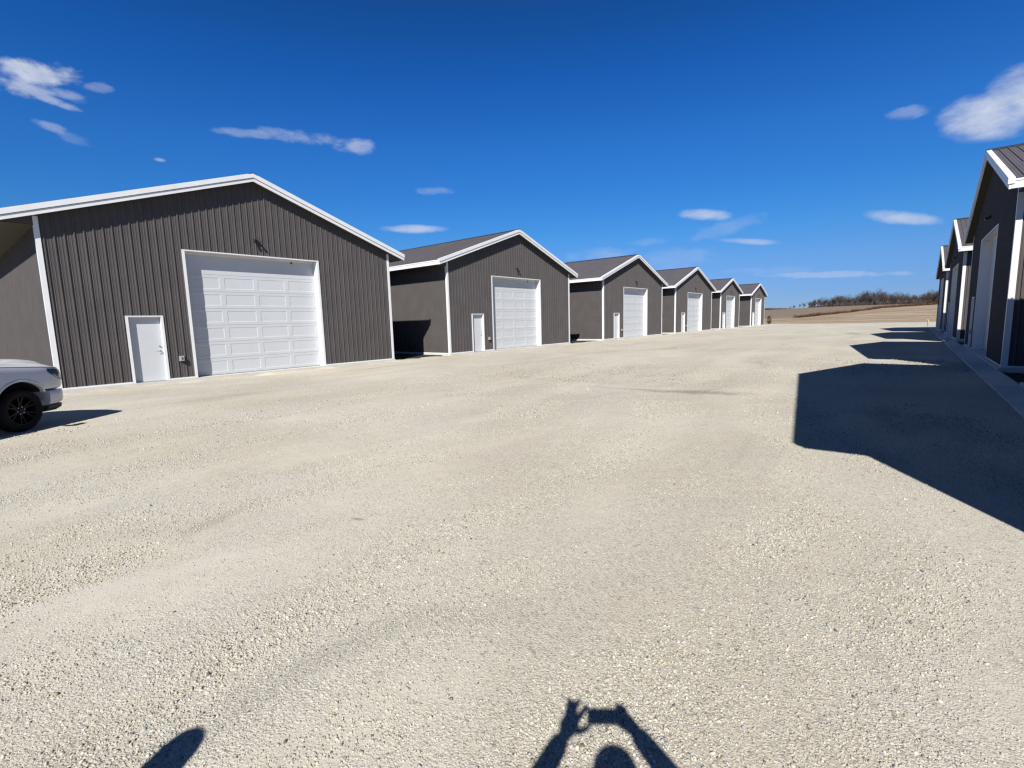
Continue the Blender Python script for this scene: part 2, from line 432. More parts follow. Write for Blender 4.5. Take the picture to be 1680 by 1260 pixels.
    sn = MB(); sn.lathe([(.0, .02), (.035, .02), (.035, -.01)], 'x', 12, c=(-.27, oy - 1.0, 4.30)); sn.build('sensor', M['black'], gdo)
    # walk door
    d = MB(); a, b = om; d.box(-.14, -.10, a + .045, b - .045, .012, 2.10); do = d.build('door', M['door'], root)
    fm = MB(); fm.box(-.15, .034, a - .03, a + .043, -.004, 2.15); fm.box(-.15, .034, b - .043, b + .03, -.004, 2.15)
    fm.box(-.15, .034, a - .03, b + .03, 2.152, 2.19); fm.box(-.15, -.05, a + .045, b - .045, 2.104, 2.149); fm.build('door_frame', M['white'], do)
    th = MB(); th.box(-.15, .05, a + .045, b - .045, -.005, .010); th.build('threshold', M['steel'], do)
    hd = MB(); yk = b - .12
    hd.lathe([(.033, -.10), (.033, -.088), (.012, -.086), (.012, -.05)], 'x', 20, c=(0, yk, 1.0)); hd.tube([(-.05, yk, 1.0), (-.045, yk - .02, 1.0), (-.045, yk - .12, .995)], [.011, .011, .008], 10)
    hd.build('handle', M['steel'], do)
    hd = MB(); hd.lathe([(.035, -.10), (.033, -.08), (.018, -.076), (.001, -.074)], 'x', 20, c=(0, yk, 1.16)); hd.build('deadbolt', M['steel'], do)
    # twin flood lamp above the door
    lp = MB(); lp.lathe([(.001, .075), (.055, .07), (.06, .02), (.06, .0)], 'x', 20, c=(0, 0, 5.0))
    lp.tube([(.07, 0, 5.0), (.12, 0, 5.01)], .018, 8)
    lo = lp.build('wall_lamp', M['black'], root)
    for s in (-1, 1):
        h = MB(); h.tube([(.09, 0, 5.01), (.11, s * .06, 4.99)], .014, 8)
        p = Vector((.11, s * .075, 4.98)); dd = Vector((.75, s * .25, -.62)).normalized()
        h.tube([p - dd * .06, p + dd * .02, p + dd * .10], [.024, .035, .047], 14)
        ho = h.build('lamp_head', M['black'], lo)
    # outlet under a weather cover
    ob = MB(); yo = (om[1] - oy) / 2 + .02
    ob.box(.02, .06, yo - .075, yo + .075, .62, .80); ob.box(.06, .12, yo - .055, yo + .055, .635, .785)
    oo = ob.build('outlet_box', M['gray'], root)
    oc = MB(); oc.box(.119, .124, yo - .02, yo + .02, .67, .75); oc.build('cover', M['black'], oo)
    return root

GRP = 'matching steel storage buildings along the gravel yard'
big = make_building('storage_building', 12.19, 18.3, 2.47, (-4.266, -3.294))
small = make_building('storage_building', 9.0, 15.2, 2.0, (-3.5, -2.53))
LEFT = [(2.456, 'nearest and largest-looking charcoal building, its gable wall behind the white pickup truck'),
        (18.460, 'second charcoal building in the long row, right beside the one behind the white truck'),
        (35.846, 'third charcoal building from the truck end of the long sunlit row'),
        (51.731, 'fourth charcoal building from the truck end, last of the wide ones in the sunlit row')]
for i, (y, lab) in enumerate(LEFT):
    o = big if i == 0 else copy_tree(big)
    o.location = (-19.557, y + 6.095, 0); tag(o, lab, 'building', GRP)
for i, (y, lab) in enumerate([(67.9, 'narrower charcoal building, second from the far end of the sunlit row'),
                              (83.9, 'smallest-looking narrow charcoal building at the far end of the sunlit row, beside the field')]):
    o = small if i == 0 else copy_tree(small)
    o.location = (-19.557, y + 4.45, 0); tag(o, lab, 'building', GRP)
RIGHT = [(19.359, 'tall dark building at the edge of the concrete apron, its shaded front nearest the camera'),
         (36.681, 'middle of the three dark buildings in the shaded row along the concrete apron'),
         (53.160, 'farthest dark building of the shaded row, next to the survey stake and bare field'),
         (3.35, 'dark building that throws the biggest shadow across the gravel at the apron')]
for i, (y, lab) in enumerate(RIGHT):
    o = copy_tree(big); o.location = (2.111, y + 6.095, 0); o.rotation_euler = (0, 0, math.pi); tag(o, lab, 'building', GRP)

# soil strips between the buildings, concrete apron along the right row
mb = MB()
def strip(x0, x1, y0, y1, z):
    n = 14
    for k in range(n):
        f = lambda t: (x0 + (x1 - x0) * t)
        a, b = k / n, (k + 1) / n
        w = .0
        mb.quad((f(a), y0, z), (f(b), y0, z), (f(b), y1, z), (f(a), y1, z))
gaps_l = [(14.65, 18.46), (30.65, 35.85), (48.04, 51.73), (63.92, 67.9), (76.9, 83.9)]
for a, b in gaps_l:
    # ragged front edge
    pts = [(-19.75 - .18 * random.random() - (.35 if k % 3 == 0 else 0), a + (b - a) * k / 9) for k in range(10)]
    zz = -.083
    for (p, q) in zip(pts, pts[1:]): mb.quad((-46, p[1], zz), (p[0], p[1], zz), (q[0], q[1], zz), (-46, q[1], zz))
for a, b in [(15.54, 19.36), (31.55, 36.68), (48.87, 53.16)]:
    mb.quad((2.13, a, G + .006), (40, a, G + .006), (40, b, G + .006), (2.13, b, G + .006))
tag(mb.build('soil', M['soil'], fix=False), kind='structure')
mb = MB(); y = -6.0
while y < 66:
    L_ = 3.05; dz = random.uniform(-.004, .004)
    mb.hexa([(1.55, y + .006, G - .3), (2.005, y + .006, G - .3), (2.005, y + L_ - .006, G - .3), (1.55, y + L_ - .006, G - .3)],
            [(1.55, y + .008, G + .055 + dz), (2.005, y + .008, G + .085 + dz), (2.005, y + L_ - .008, G + .085 + dz), (1.55, y + L_ - .008, G + .055 + dz)])
    y += L_
tag(mb.build('concrete_apron', M['concrete']), kind='structure')

# ------------------------------------------------------------------ pickup truck
M['paint'] = mat('white_paint', (.49, .505, .53), .30, 0, .5, coat=.5)
M['tyre'] = mat('tyre_rubber', (.0075, .0075, .008), .85, 0, .15, .2, 30, .3, 80)
M['rim'] = mat('black_rim', (.0045, .0045, .005), .5, 0, .2)
M['chrome'] = mat('chrome', (.8, .8, .8), .12, 1)
M['smoked'] = mat('smoked_glass', (.012, .013, .015), .06, 0, .6)
M['lamp_in'] = mat('lamp_reflector', (.35, .36, .38), .15, .6)
M['liner'] = mat('wheel_well', (.010, .010, .010), .9)
M['plastic'] = mat('trim_plastic', (.02, .02, .021), .6)

def tab(xs, ys):
    xx = np.linspace(xs[0], xs[-1], 1500); yy = np.interp(xx, xs, ys)
    k = np.ones(41) / 41; pad = np.concatenate([np.full(20, yy[0]), yy, np.full(20, yy[-1])]); ys2 = np.convolve(pad, k, 'valid')
    return lambda x: float(np.interp(x, xx, ys2))
T_hw = tab([-4.95, -4.85, -1, .30, .50, .66, .78, .87, .93, .965, .985], [.93, .99, 1.0, 1.0, .995, .985, .965, .925, .875, .79, .66])
T_ed = tab([-4.95, -1.3, -1.0, -.6, 0, .5, .8, .93, .985], [1.38, 1.37, 1.30, 1.27, 1.225, 1.185, 1.155, 1.12, 1.07])
T_ce = tab([-4.95, -1.3, -1.0, -.6, 0, .5, .8, .93, .985], [1.42, 1.42, 1.42, 1.41, 1.375, 1.33, 1.285, 1.245, 1.15])
T_zb = tab([-4.95, -4.2, -3.2, -1, .2, .42, .985], [.60, .50, .42, .42, .42, .70, .70])
def tprof(x):
    h, e, c, b = T_hw(x), T_ed(x), T_ce(x), T_zb(x)
    return [(0, b), (h * .86, b), (h * .965, b + .03), (h * .99, max(b + .07, .62)), (h, max(.78, b + .10)), (h * .998, .88), (h * .985, e - .14), (h * .972, e - .07), (h * .945, e - .022),
            (h * .90, e), (h * .80, e + .12 * (c - e)), (h * .62, e + .45 * (c - e)), (h * .50, c - .018), (h * .42, c), (0, c + .004)]
def loft(mb, stations, pf, mi=0):
    rows = []
    for x in stations:
        p = pf(x); rows.append([(x, -y, z) for y, z in p] + [(x, y, z) for y, z in p[-2:0:-1]])
    n = len(rows[0]); vs = [q for r in rows for q in r]; fs = []
    for i in range(len(rows) - 1):
        for k in range(n): fs.append((i * n + k, i * n + (k + 1) % n, (i + 1) * n + (k + 1) % n, (i + 1) * n + k))
    fs.append(tuple(range(n))); fs.append(tuple((len(rows) - 1) * n + k for k in range(n))[::-1])
    mb.add(vs, fs, mi)
def side(x, z, off=0):
    """point on the near (right) flank of the body, pushed outward by off"""
    def y_at(xx):
        p = tprof(xx)[2:10]; return float(np.interp(z, [q[1] for q in p], [q[0] for q in p]))
    y = y_at(x); d = (y_at(x + .006) - y_at(x - .006)) / .012
    n = Vector((-d, 1, 0)).normalized()
    return Vector((x, y, z)) + n * off
def flank_patch(name, xs, lo, hi, mat_, parent, off, sgn=-1, rows=8, edge=True):
    mb = MB(); g = []
    for x in xs:
        a, b = lo(x), hi(x)
        g.append([side(x, a + (b - a) * r / rows, off) for r in range(rows + 1)])
    inn = [[side(x, lo(x) + (hi(x) - lo(x)) * r / rows, -.03) for r in range(rows + 1)] for x in xs]
    n = rows + 1; fs = []
    for i in range(len(xs) - 1):
        for r in range(rows): fs.append((i * n + r, (i + 1) * n + r, (i + 1) * n + r + 1, i * n + r + 1))
    vs = [(p.x, sgn * p.y, p.z) for row in g for p in row]; o = len(vs)
    vs += [(p.x, sgn * p.y, p.z) for row in inn for p in row]
    rim_ = [(i * n) for i in range(len(xs))] + [((len(xs) - 1) * n + r) for r in range(1, n)] + [(i * n + rows) for i in range(len(xs) - 2, -1, -1)] + [r for r in range(rows - 1, 0, -1)]
    for a, b in zip(rim_, rim_[1:] + rim_[:1]): fs.append((a, b, o + b, o + a))
    mb.add(vs, fs); return mb.build(name, mat_, parent, smooth=True, angle=40)

def make_truck():
    root = thing('pickup_truck', 'white pickup truck with black wheels, cut off by the left edge, by the nearest building', 'pickup truck')
    sts = list(np.linspace(-4.95, -1.3, 24)) + list(np.linspace(-1.25, .4, 34)) + list(np.linspace(.43, .985, 38))
    mb = MB(); loft(mb, sts, tprof)
    body = mb.build('body', [M['paint'], M['liner']], root, smooth=True)
    cut = MB()
    for cx in (0, -3.67):
        for s in (-1, 1):
            y0, y1 = sorted((s * .55, s * 1.3)); cut.lathe([(.0, y0), (.515, y0), (.515, y1), (.0, y1)], 'y', 64, c=(cx, 0, .42))
            cut.add([(cx + a, y, z) for a in (-.515, .515) for y in (y0, y1) for z in (.1, .42)], ((0, 1, 3, 2), (4, 6, 7, 5), (0, 4, 5, 1), (2, 3, 7, 6), (0, 2, 6, 4), (1, 5, 7, 3)))
    for cx in (0,): pass
    co = cut.build('cutter', [M['liner'], M['liner']])
    for p in co.data.polygons: p.material_index = 1
    bm_ = body.modifiers.new('b', 'BOOLEAN'); bm_.operation = 'DIFFERENCE'; bm_.object = co; bm_.solver = 'EXACT'; bm_.use_self = True
    bpy.context.view_layer.update()
    dg = bpy.context.evaluated_depsgraph_get(); me = bpy.data.meshes.new_from_object(body.evaluated_get(dg))
    body.modifiers.clear(); body.data = me; me.set_sharp_from_angle(angle=rad(32))
    bpy.data.objects.remove(co)
    # wheel-arch lips
    for cx in (0, -3.67):
        for s in (-1, 1):
            mb = MB(); n = 44; prof_ = [(.510, .00), (.513, .012), (.521, .016), (.538, .014), (.556, .003), (.556, -.04), (.510, -.06)]; vs = []; fs = []
            for k in range(n + 1):
                a = rad((30 if cx == 0 else -4) + ((158) if cx == 0 else 192) * k / n)
                for (r, o_) in prof_:
                    x = cx + r * math.cos(a); z = .42 + r * math.sin(a)
                    yy = side(min(.9, max(-4.8, x)), max(.5, min(.99, z))).y
                    vs.append((x, s * (yy + o_), z))
            q = len(prof_)
            for k in range(n):
                for i in range(q): fs.append((k * q + i, k * q + (i + 1) % q, (k + 1) * q + (i + 1) % q, (k + 1) * q + i))
            fs += [tuple(range(q)), tuple(n * q + i for i in range(q))[::-1]]
            mb.add(vs, fs); mb.build('fender_flare', M['paint'], root, smooth=True, angle=50)
    # bumper, valance, grille, headlights
    def bprof(x):
        h = T_hw(x) + .004
        zb_ = .40 + .05 * max(0, (x - .7) / .28); return [(0, zb_), (h * .90, zb_), (h * .965, zb_ + .03), (h * .99, .50), (h, .60), (h * .992, .67), (h * .975, .69), (0, .692)]
    mb = MB(); loft(mb, list(np.linspace(.525, .985, 34)) + [1.0], lambda x: bprof(min(x, .985)))
    bp = mb.build('bumper', M['paint'], root, smooth=True, angle=38)
    mb = MB()
    loft(mb, list(np.linspace(.52, .96, 20)), lambda x: [(0, .27), (T_hw(x) * .80, .27), (T_hw(x) * .93, .33), (T_hw(x) * .95, .398), (0, .399)])
    mb.build('valance', M['plastic'], root, smooth=True, angle=35)
    for s in (-1, 1):
        f = flank_patch('fog_lamp', list(np.linspace(.93, .978, 8)), lambda x: .52, lambda x: .60, M['smoked'], bp, .016, s, 3)
    mb = MB(); mb.box(.975, 1.0, -.52, .52, .74, .97); g = mb.build('grille', M['black'], root)
    mb = MB()
    for k in range(5): mb.box(1.0, 1.008, -.50, .50, .765 + k * .042, .777 + k * .042)
    mb.build('grille_bar', M['chrome'], g)
    for s in (-1, 1):
        hl = flank_patch('headlight', list(np.linspace(.56, .968, 30)), lambda x: .87 + .19 * max(0, (.90 - x) / .34) ** 1.5, lambda x: T_ed(x) - .05, M['smoked'], root, .010, s)
        flank_patch('reflector', list(np.linspace(.76, .93, 14)), lambda x: .935, lambda x: .99, M['lamp_in'], hl, .012, s, 3)
        flank_patch('running_light', list(np.linspace(.66, .962, 20)), lambda x: .878 + .19 * max(0, (.90 - x) / .34) ** 1.5, lambda x: .894 + .19 * max(0, (.90 - x) / .34) ** 1.5, M['white'], hl, .0125, s, 2)
    # hood seam and scoop, door seams
    mb = MB()
    for s in (-1, 1):
        pts = [(x, s * (T_hw(x) * .945), T_ed(x) - .020) for x in np.linspace(-1.0, .90, 30)]; mb.tube(pts, .004, 6)
    mb.build('hood_seam', M['black'], root)
    mb = MB(); mb.hexa([(-.80, -.30, T_ce(-.8) - .01), (-.38, -.26, T_ce(-.38) - .01), (-.38, .26, T_ce(-.38) - .01), (-.80, .30, T_ce(-.8) - .01)],
                       [(-.82, -.24, T_ce(-.8) + .035), (-.46, -.20, T_ce(-.46) + .022), (-.46, .20, T_ce(-.46) + .022), (-.82, .24, T_ce(-.8) + .035)])
    mb.build('hood_scoop', M['plastic'], root)
    for s in (-1, 1):
        mb = MB()
        for x in (-.62, -1.62, -2.62): mb.tube([(x - .02 * k, s * (side(x, .55 + .08 * k).y + .001), .55 + .08 * k) for k in range(10)], .004, 6)
        mb.build('door_seam', M['black'], root)
        mb = MB()
        for x in (-1.5, -2.5): mb.tube([(x, s * 1.0, 1.10), (x + .02, s * 1.035, 1.10), (x + .2, s * 1.035, 1.11), (x + .22, s * 1.0, 1.11)], .014, 8)
        mb.build('door_handle', M['paint'], root)
        mb = MB(); mb.tube([(-.98, s * .92, 1.34), (-1.0, s * 1.08, 1.36)], .03, 8); mb.hexa([(-1.05, s * 1.05, 1.30), (-.90, s * 1.08, 1.30), (-.90, s * 1.25, 1.32), (-1.02, s * 1.27, 1.32)], [(-1.05, s * 1.06, 1.52), (-.92, s * 1.08, 1.51), (-.92, s * 1.22, 1.49), (-1.02, s * 1.25, 1.49)])
        mb.build('mirror', M['paint'], root, smooth=True, angle=60)
        mb = MB(); mb.box(-3.0, -.75, *sorted((s * .94, s * 1.02)), .36, .40); mb.build('running_board', M['plastic'], root)
    # cab
    def cab(x):
        t = x
        zt = float(np.interp(x, [-3.25, -3.05, -2.6, -1.9, -1.65, -.98], [1.42, 1.86, 1.93, 1.94, 1.90, 1.39]))
        w = .93; k = max(.02, (zt - 1.36) / .58)
        return [(0, 1.33), (w, 1.33), (w - .02, 1.38), (w - .20 * k, zt - .06 * k), (w - .27 * k, zt - .015 * k), (0, zt + .012 * k)]
    mb = MB(); loft(mb, list(np.linspace(-3.25, -.98, 44)), cab); cb = mb.build('cab', M['paint'], root, smooth=True, angle=30)
    for s in (-1, 1):
        for a, b in ((-1.98, -1.30), (-2.85, -2.10)):
            q = lambda x, f: (x, s * (.915 - .20 * f + .008), 1.41 + .44 * f)
            mb = MB(); f0, f1 = .03, .90
            xa = lambda x, f: x - (.42 * f if x > -1.5 else 0)
            mb.hexa([q(xa(a, f0), f0), q(xa(b, f0), f0), q(xa(b, f1), f1), q(xa(a, f1), f1)],
                    [(p[0], p[1] - s * .02, p[2]) for p in (q(xa(a, f0), f0), q(xa(b, f0), f0), q(xa(b, f1), f1), q(xa(a, f1), f1))])
            mb.build('window', M['smoked'], cb)
    mb = MB(); mb.hexa([(-1.06, -.82, 1.46), (-1.06, .82, 1.46), (-1.60, .70, 1.875), (-1.60, -.70, 1.875)], [(-1.04, -.82, 1.47), (-1.04, .82, 1.47), (-1.58, .70, 1.885), (-1.58, -.70, 1.885)])
    mb.build('windshield', M['smoked'], cb)
    mb = MB(); mb.box(-4.88, -3.30, -.86, .86, 1.395, 1.425); mb.build('bed_cover', M['plastic'], root)
    mb = MB(); mb.box(-5.08, -4.90, -.92, .92, .52, .70); mb.build('rear_bumper', M['chrome'], root)
    for s in (-1, 1):
        mb = MB(); mb.box(-4.965, -4.90, *sorted((s * .78, s * .945)), .90, 1.25); mb.build('tail_light', mat('red_lens', (.35, .01, .01), .2), root)
    # wheels
    def wheel(cx, s):
        w = MB(); R_, y0, y1 = .395, .985, .70
        prof_ = [(.265, y0 - .035), (.285, y0 - .012), (.315, y0 - .002), (.350, y0 - .006), (.378, y0 - .028), (.392, y0 - .055), (R_, y0 - .10), (R_, y1 + .10), (.385, y1 + .03), (.35, y1), (.27, y1 + .03)]
        w.lathe([(r, s * h) for r, h in prof_], 'y', 96, c=(cx, 0, R_), close=False)
        wo = w.build('wheel', M['tyre'], root, smooth=True, angle=40)
        tr = MB()   # tread blocks
        for k in range(60):
            a = 2 * math.pi * k / 60
            for (ya, yb) in ((y1 + .06, y1 + .13), (y1 + .15, y1 + .21)):
                pts = []
                for rr in (R_ - .004, R_ + .006):
                    for (aa, yy) in ((a, ya), (a + .075, ya + .01), (a + .075, yb), (a, yb - .01)):
                        pts.append((cx + rr * math.cos(aa), s * yy, R_ + rr * math.sin(aa)))
                tr.hexa(pts[:4], pts[4:])
        tr.build('tread', M['tyre'], wo)
        r = MB(); yf = y0 - .03
        r.lathe([(.272, s * (yf - .01)), (.272, s * (yf + .006)), (.258, s * (yf + .008)), (.250, s * (yf - .015)), (.238, s * (yf - .10)), (.225, s * (yf - .22)), (.0, s * (yf - .22))], 'y', 72, c=(cx, 0, R_))
        r.lathe([(.0, s * (yf - .02)), (.035, s * (yf - .022)), (.045, s * (yf - .035)), (.088, s * (yf - .040)), (.098, s * (yf - .06)), (.098, s * (yf - .14)), (0, s * (yf - .14))], 'y', 40, c=(cx, 0, R_))
        for k in range(6):
            for dA in (-.17, .17):
                a0 = 2 * math.pi * (k + .5) / 6; a1 = a0 + dA
                P0 = Vector((math.cos(a0 + dA * .4), 0, math.sin(a0 + dA * .4))) * .075; P1 = Vector((math.cos(a1), 0, math.sin(a1))) * .257
                d = (P1 - P0).normalized(); q = Vector((-d.z, 0, d.x))
                def pt(P, w_, yy): return (cx + P.x + q.x * w_, s * yy, R_ + P.z + q.z * w_)
                r.hexa([pt(P0, -.020, yf - .10), pt(P1, -.016, yf - .08), pt(P1, .016, yf - .08), pt(P0, .020, yf - .10)],
                       [pt(P0, -.014, yf - .038), pt(P1, -.010, yf - .006), pt(P1, .010, yf - .006), pt(P0, .014, yf - .038)])
        r.build('rim', M['rim'], wo, smooth=True, angle=30)
        lg = MB()
        for k in range(6):
            a = 2 * math.pi * k / 6 + .2; lg.lathe([(.0, s * (yf - .015)), (.009, s * (yf - .017)), (.012, s * (yf - .03)), (.012, s * (yf - .045))], 'y', 10, c=(cx + .067 * math.cos(a), 0, R_ + .067 * math.sin(a)))
        lg.build('lug_nut', M['chrome'], wo, smooth=True)
    for cx in (0, -3.67):
        for s in (-1, 1): wheel(cx, s)
    return root
truck = make_truck()
PHI = 38
truck.rotation_euler = (0, 0, rad(90 + PHI))
truck.location = (-13.50, .475, lot_z(-13.2) + .012)

# ------------------------------------------------------------------ people (only their shadows reach the picture)
def capsules(caps, name, mat_, parent, vox=.010, smooth=4):
    mb = MB()
    for p0, p1, r0, r1 in caps:
        p0, p1 = Vector(p0), Vector(p1); d = (p1 - p0); d = d.normalized() if d.length > 1e-6 else Vector((0, 0, 1))
        pts, rs = [], []
        for a in (80, 55, 28): pts.append(p0 - d * r0 * math.sin(rad(a))); rs.append(r0 * math.cos(rad(a)))
        pts += [p0, p1]; rs += [r0, r1]
        for a in (28, 55, 80): pts.append(p1 + d * r1 * math.sin(rad(a))); rs.append(r1 * math.cos(rad(a)))
        mb.tube(pts, rs, 14)
    o = mb.build(name, mat_, parent)
    r = o.modifiers.new('r', 'REMESH'); r.mode = 'VOXEL'; r.voxel_size = vox; r.use_smooth_shade = True
    sm = o.modifiers.new('s', 'SMOOTH'); sm.iterations = smooth; sm.factor = .5
    bpy.context.view_layer.update()
    dg = bpy.context.evaluated_depsgraph_get(); me = bpy.data.meshes.new_from_object(o.evaluated_get(dg)); o.modifiers.clear(); o.data = me
    return o
M['skin'] = mat('skin', (.50, .30, .21), .5, 0, .4, .06, 12)
M['jacket'] = mat('dark_jacket', (.035, .045, .07), .8, 0, .3, .15, 20, .3, 150)
M['jeans'] = mat('denim', (.045, .065, .11), .85, 0, .2, .2, 30, .3, 200)
M['boot'] = mat('boot_leather', (.05, .03, .02), .6)
M['cap'] = mat('cap_cloth', (.06, .06, .065), .85)
M['hair'] = mat('brown_hair', (.05, .03, .02), .7)

def person(label, loc, rz, k, arms, hands, jacket, hood=False):
    """k scales a 1.86 m standing figure; arms = (shoulder, elbow, wrist) for both sides; hands = finger capsules"""
    root = thing('person', label, 'person', loc, rz)
    V = lambda x, y, z: (x * k, y * k, z * k)
    legs = []; tro = []; shoe = []
    for s in (-1, 1):
        hip, knee, ank = V(s * .095, -.01, .96), V(s * .12, .015, .52), V(s * .14, -.03, .10)
        legs += [(hip, knee, .085 * k, .06 * k), (knee, ank, .055 * k, .04 * k), (ank, V(s * .165, .13, .045), .04 * k, .035 * k)]
        tro += [(V(s * .09, -.01, .97), knee, .105 * k, .078 * k), (knee, V(s * .14, -.02, .11), .076 * k, .066 * k)]
        shoe += [(V(s * .14, -.06, .05), V(s * .17, .15, .042), .048 * k, .044 * k), (V(s * .14, -.04, .10), V(s * .14, -.04, .06), .05 * k, .05 * k)]
    torso = [(V(-.07, -.01, 1.0), V(.07, -.01, 1.0), .12 * k, .12 * k), (V(0, -.01, 1.0), V(0, 0, 1.22), .13 * k, .13 * k), (V(-.07, 0, 1.34), V(.07, 0, 1.34), .125 * k, .125 * k),
             (V(-.15, -.005, 1.49), V(.15, -.005, 1.49), .07 * k, .07 * k), (V(0, 0, 1.2), V(0, 0, 1.42), .13 * k, .12 * k), (V(0, -.01, 1.50), V(0, .01, 1.64), .062 * k, .055 * k)]
    head = [(V(0, .0, 1.755), V(0, .01, 1.74), .092 * k, .092 * k), (V(0, .03, 1.71), V(0, .045, 1.655), .07 * k, .05 * k), (V(0, .10, 1.735), V(0, .118, 1.705), .010 * k, .015 * k),
            (V(-.075, .0, 1.735), V(-.083, -.005, 1.70), .016 * k, .012 * k), (V(.075, .0, 1.735), V(.083, -.005, 1.70), .016 * k, .012 * k), (V(-.02, .088, 1.672), V(.02, .088, 1.672), .009, .009)]
    arm = []; slv = []
    for sh, el, wr in arms:
        arm += [(sh, el, .052 * k, .042 * k), (el, wr, .042 * k, .028 * k)]
        w2 = tuple(el[i] + (wr[i] - el[i]) * .93 for i in range(3))
        slv += [(sh, el, .072 * k, .058 * k), (el, w2, .057 * k, .043 * k)]
    capsules(legs + torso + head + arm + hands, 'body', M['skin'], root, .0048, 1)
    tor2 = [(a, b, r0 + .022, r1 + .022) for a, b, r0, r1 in torso[:5]] + [(V(0, -.01, 1.50), V(0, -.005, 1.56), .09 * k, .078 * k), (V(-.06, -.01, .92), V(.06, -.01, .92), .14 * k, .14 * k)]
    if hood: tor2 += [(V(0, -.02, 1.58), V(0, -.015, 1.66), .105 * k, .105 * k), (V(0, -.02, 1.66), V(0, -.015, 1.775), .105 * k, .095 * k)]
    capsules(tor2 + slv, 'jacket', jacket, root, .012)
    capsules(tro + [(V(-.07, -.01, .99), V(.07, -.01, .99), .125 * k, .125 * k)], 'trousers', M['jeans'], root, .012)
    capsules(shoe, 'boots', M['boot'], root, .010)
    if not hood:
        o = capsules([(V(0, -.02, 1.745), V(0, -.015, 1.75), .098 * k, .094 * k), (V(0, .04, 1.75), V(0, .10, 1.735), .045 * k, .035 * k)], 'cap', M['cap'], root, .008)
    capsules([(V(0, -.025, 1.755), V(0, -.045, 1.68), .090 * k, .06 * k)], 'hair', M['hair'], root, .010)
    eye = MB()
    for s in (-1, 1): eye.tube([V(s * .032, .078, 1.742), V(s * .032, .092, 1.742)], [.013 * k, .008 * k], 10)
    eye.build('eyes', M['black'], root)
    return root

YAW, PITCH, ROLL, FPX = 39.454, -7.307, -1.571, 791.47
LENS = Vector((0, 0, 1.65))
a_, b_, c_ = rad(YAW), rad(PITCH), rad(ROLL)
fw = Vector((-math.sin(a_), math.cos(a_), 0)); rt = Vector((math.cos(a_), math.sin(a_), 0)); upv = Vector((0, 0, 1))
F2 = fw * math.cos(b_) + upv * math.sin(b_); U2 = -fw * math.sin(b_) + upv * math.cos(b_)
R3 = rt * math.cos(c_) + U2 * math.sin(c_); U3 = -rt * math.sin(c_) + U2 * math.cos(c_)

# photographer: the lens is at local (-.06, .24, 1.80); hand points are given relative to the lens as (right, up, forward)
Rz = Matrix.Rotation(a_, 3, 'Z'); ph_loc = Vector((0, 0, G)) - Rz @ Vector((-.06, .24, 0))
def hp(r, u, f):
    w = LENS + R3 * r + U3 * u + F2 * f
    l = Rz.inverted() @ (w - ph_loc); return tuple(l)
hands = []
def finger(pts, r=.0095):
    r *= 1.25
    for i in range(len(pts) - 1): hands.append((hp(*pts[i]), hp(*pts[i + 1]), r * (1 - .10 * i), r * (1 - .10 * (i + 1))))
# left hand: three fingers up, thumb to the top corner of the phone, little finger under its lower corner
hands += [(hp(-.138, -.095, -.035), hp(-.098, -.035, -.03), .028, .030), (hp(-.115, -.06, -.03), hp(-.088, -.012, -.03), .026, .020), (hp(-.105, -.055, -.03), hp(-.075, -.04, -.03), .026, .018)]
hands += [(hp(-.112, -.030, -.03), hp(-.096, .004, -.03), .034, .030)]
finger([(-.112, -.005, -.03), (-.110, .036, -.028), (-.107, .060, -.024), (-.104, .084, -.022)], .0118)
finger([(-.088, -.005, -.03), (-.080, .032, -.028), (-.070, .058, -.024), (-.058, .082, -.022)], .0115)
finger([(-.100, .0, -.04), (-.096, .038, -.040), (-.090, .062, -.036), (-.084, .080, -.034)], .0112)
hands += [(hp(-.105, -.055, -.03), hp(-.078, -.016, -.028), .030, .026)]
finger([(-.078, -.020, -.03), (-.052, .012, -.026), (-.034, .034, -.022), (-.021, .048, -.018)], .0128)
finger([(-.085, -.050, -.032), (-.052, -.056, -.028), (-.030, -.053, -.022), (-.012, -.046, -.016)], .0125)
# right hand wrapped round the far end of the phone
hands += [(hp(.200, -.060, -.045), hp(.160, -.010, -.035), .030, .032), (hp(.175, -.035, -.04), hp(.150, .012, -.03), .030, .022)]
finger([(.158, .015, -.03), (.152, .044, -.020), (.135, .046, -.010), (.118, .044, -.004)], .0098)
finger([(.160, .004, -.03), (.160, .020, -.006), (.135, .018, .006), (.112, .014, .006)], .0098)
finger([(.160, -.012, -.03), (.160, .000, -.006), (.135, -.002, .006), (.112, -.004, .006)], .0095)
finger([(.162, -.026, -.03), (.158, -.020, -.006), (.138, -.022, .006), (.118, -.022, .006)], .0088)
finger([(.165, -.035, -.045), (.140, -.035, -.034), (.118, -.026, -.024), (.100, -.020, -.020)], .0105)
arms = [((.20, 0, 1.51), hp(.395, -.315, -.09), hp(.195, -.055, -.045)), ((-.20, 0, 1.51), hp(-.29, -.330, -.09), hp(-.135, -.090, -.035))]
person('photographer with both arms raised round a phone, seen as the shadow at the bottom edge', ph_loc, a_, 1.0, arms, hands, M['jacket'])
mb = MB(); mb.box(-.0815, .0815, -.0385, .0385, -.0042, .0042)
ph = mb.build('phone', M['black']); tag(ph, 'black phone held up sideways between the photographer\'s hands', 'phone')
ph.matrix_world = Matrix(((R3.x, U3.x, -F2.x, 0), (R3.y, U3.y, -F2.y, 0), (R3.z, U3.z, -F2.z, 0), (0, 0, 0, 1)))
ph.location = LENS + R3 * .064 - U3 * .006 - F2 * .0065
bv = ph.modifiers.new('b', 'BEVEL'); bv.width = .0035; bv.segments = 3
mb = MB(); mb.box(-.078, .078, -.035, .035, .0043, .0047); mb.build('screen', M['smoked'], ph)

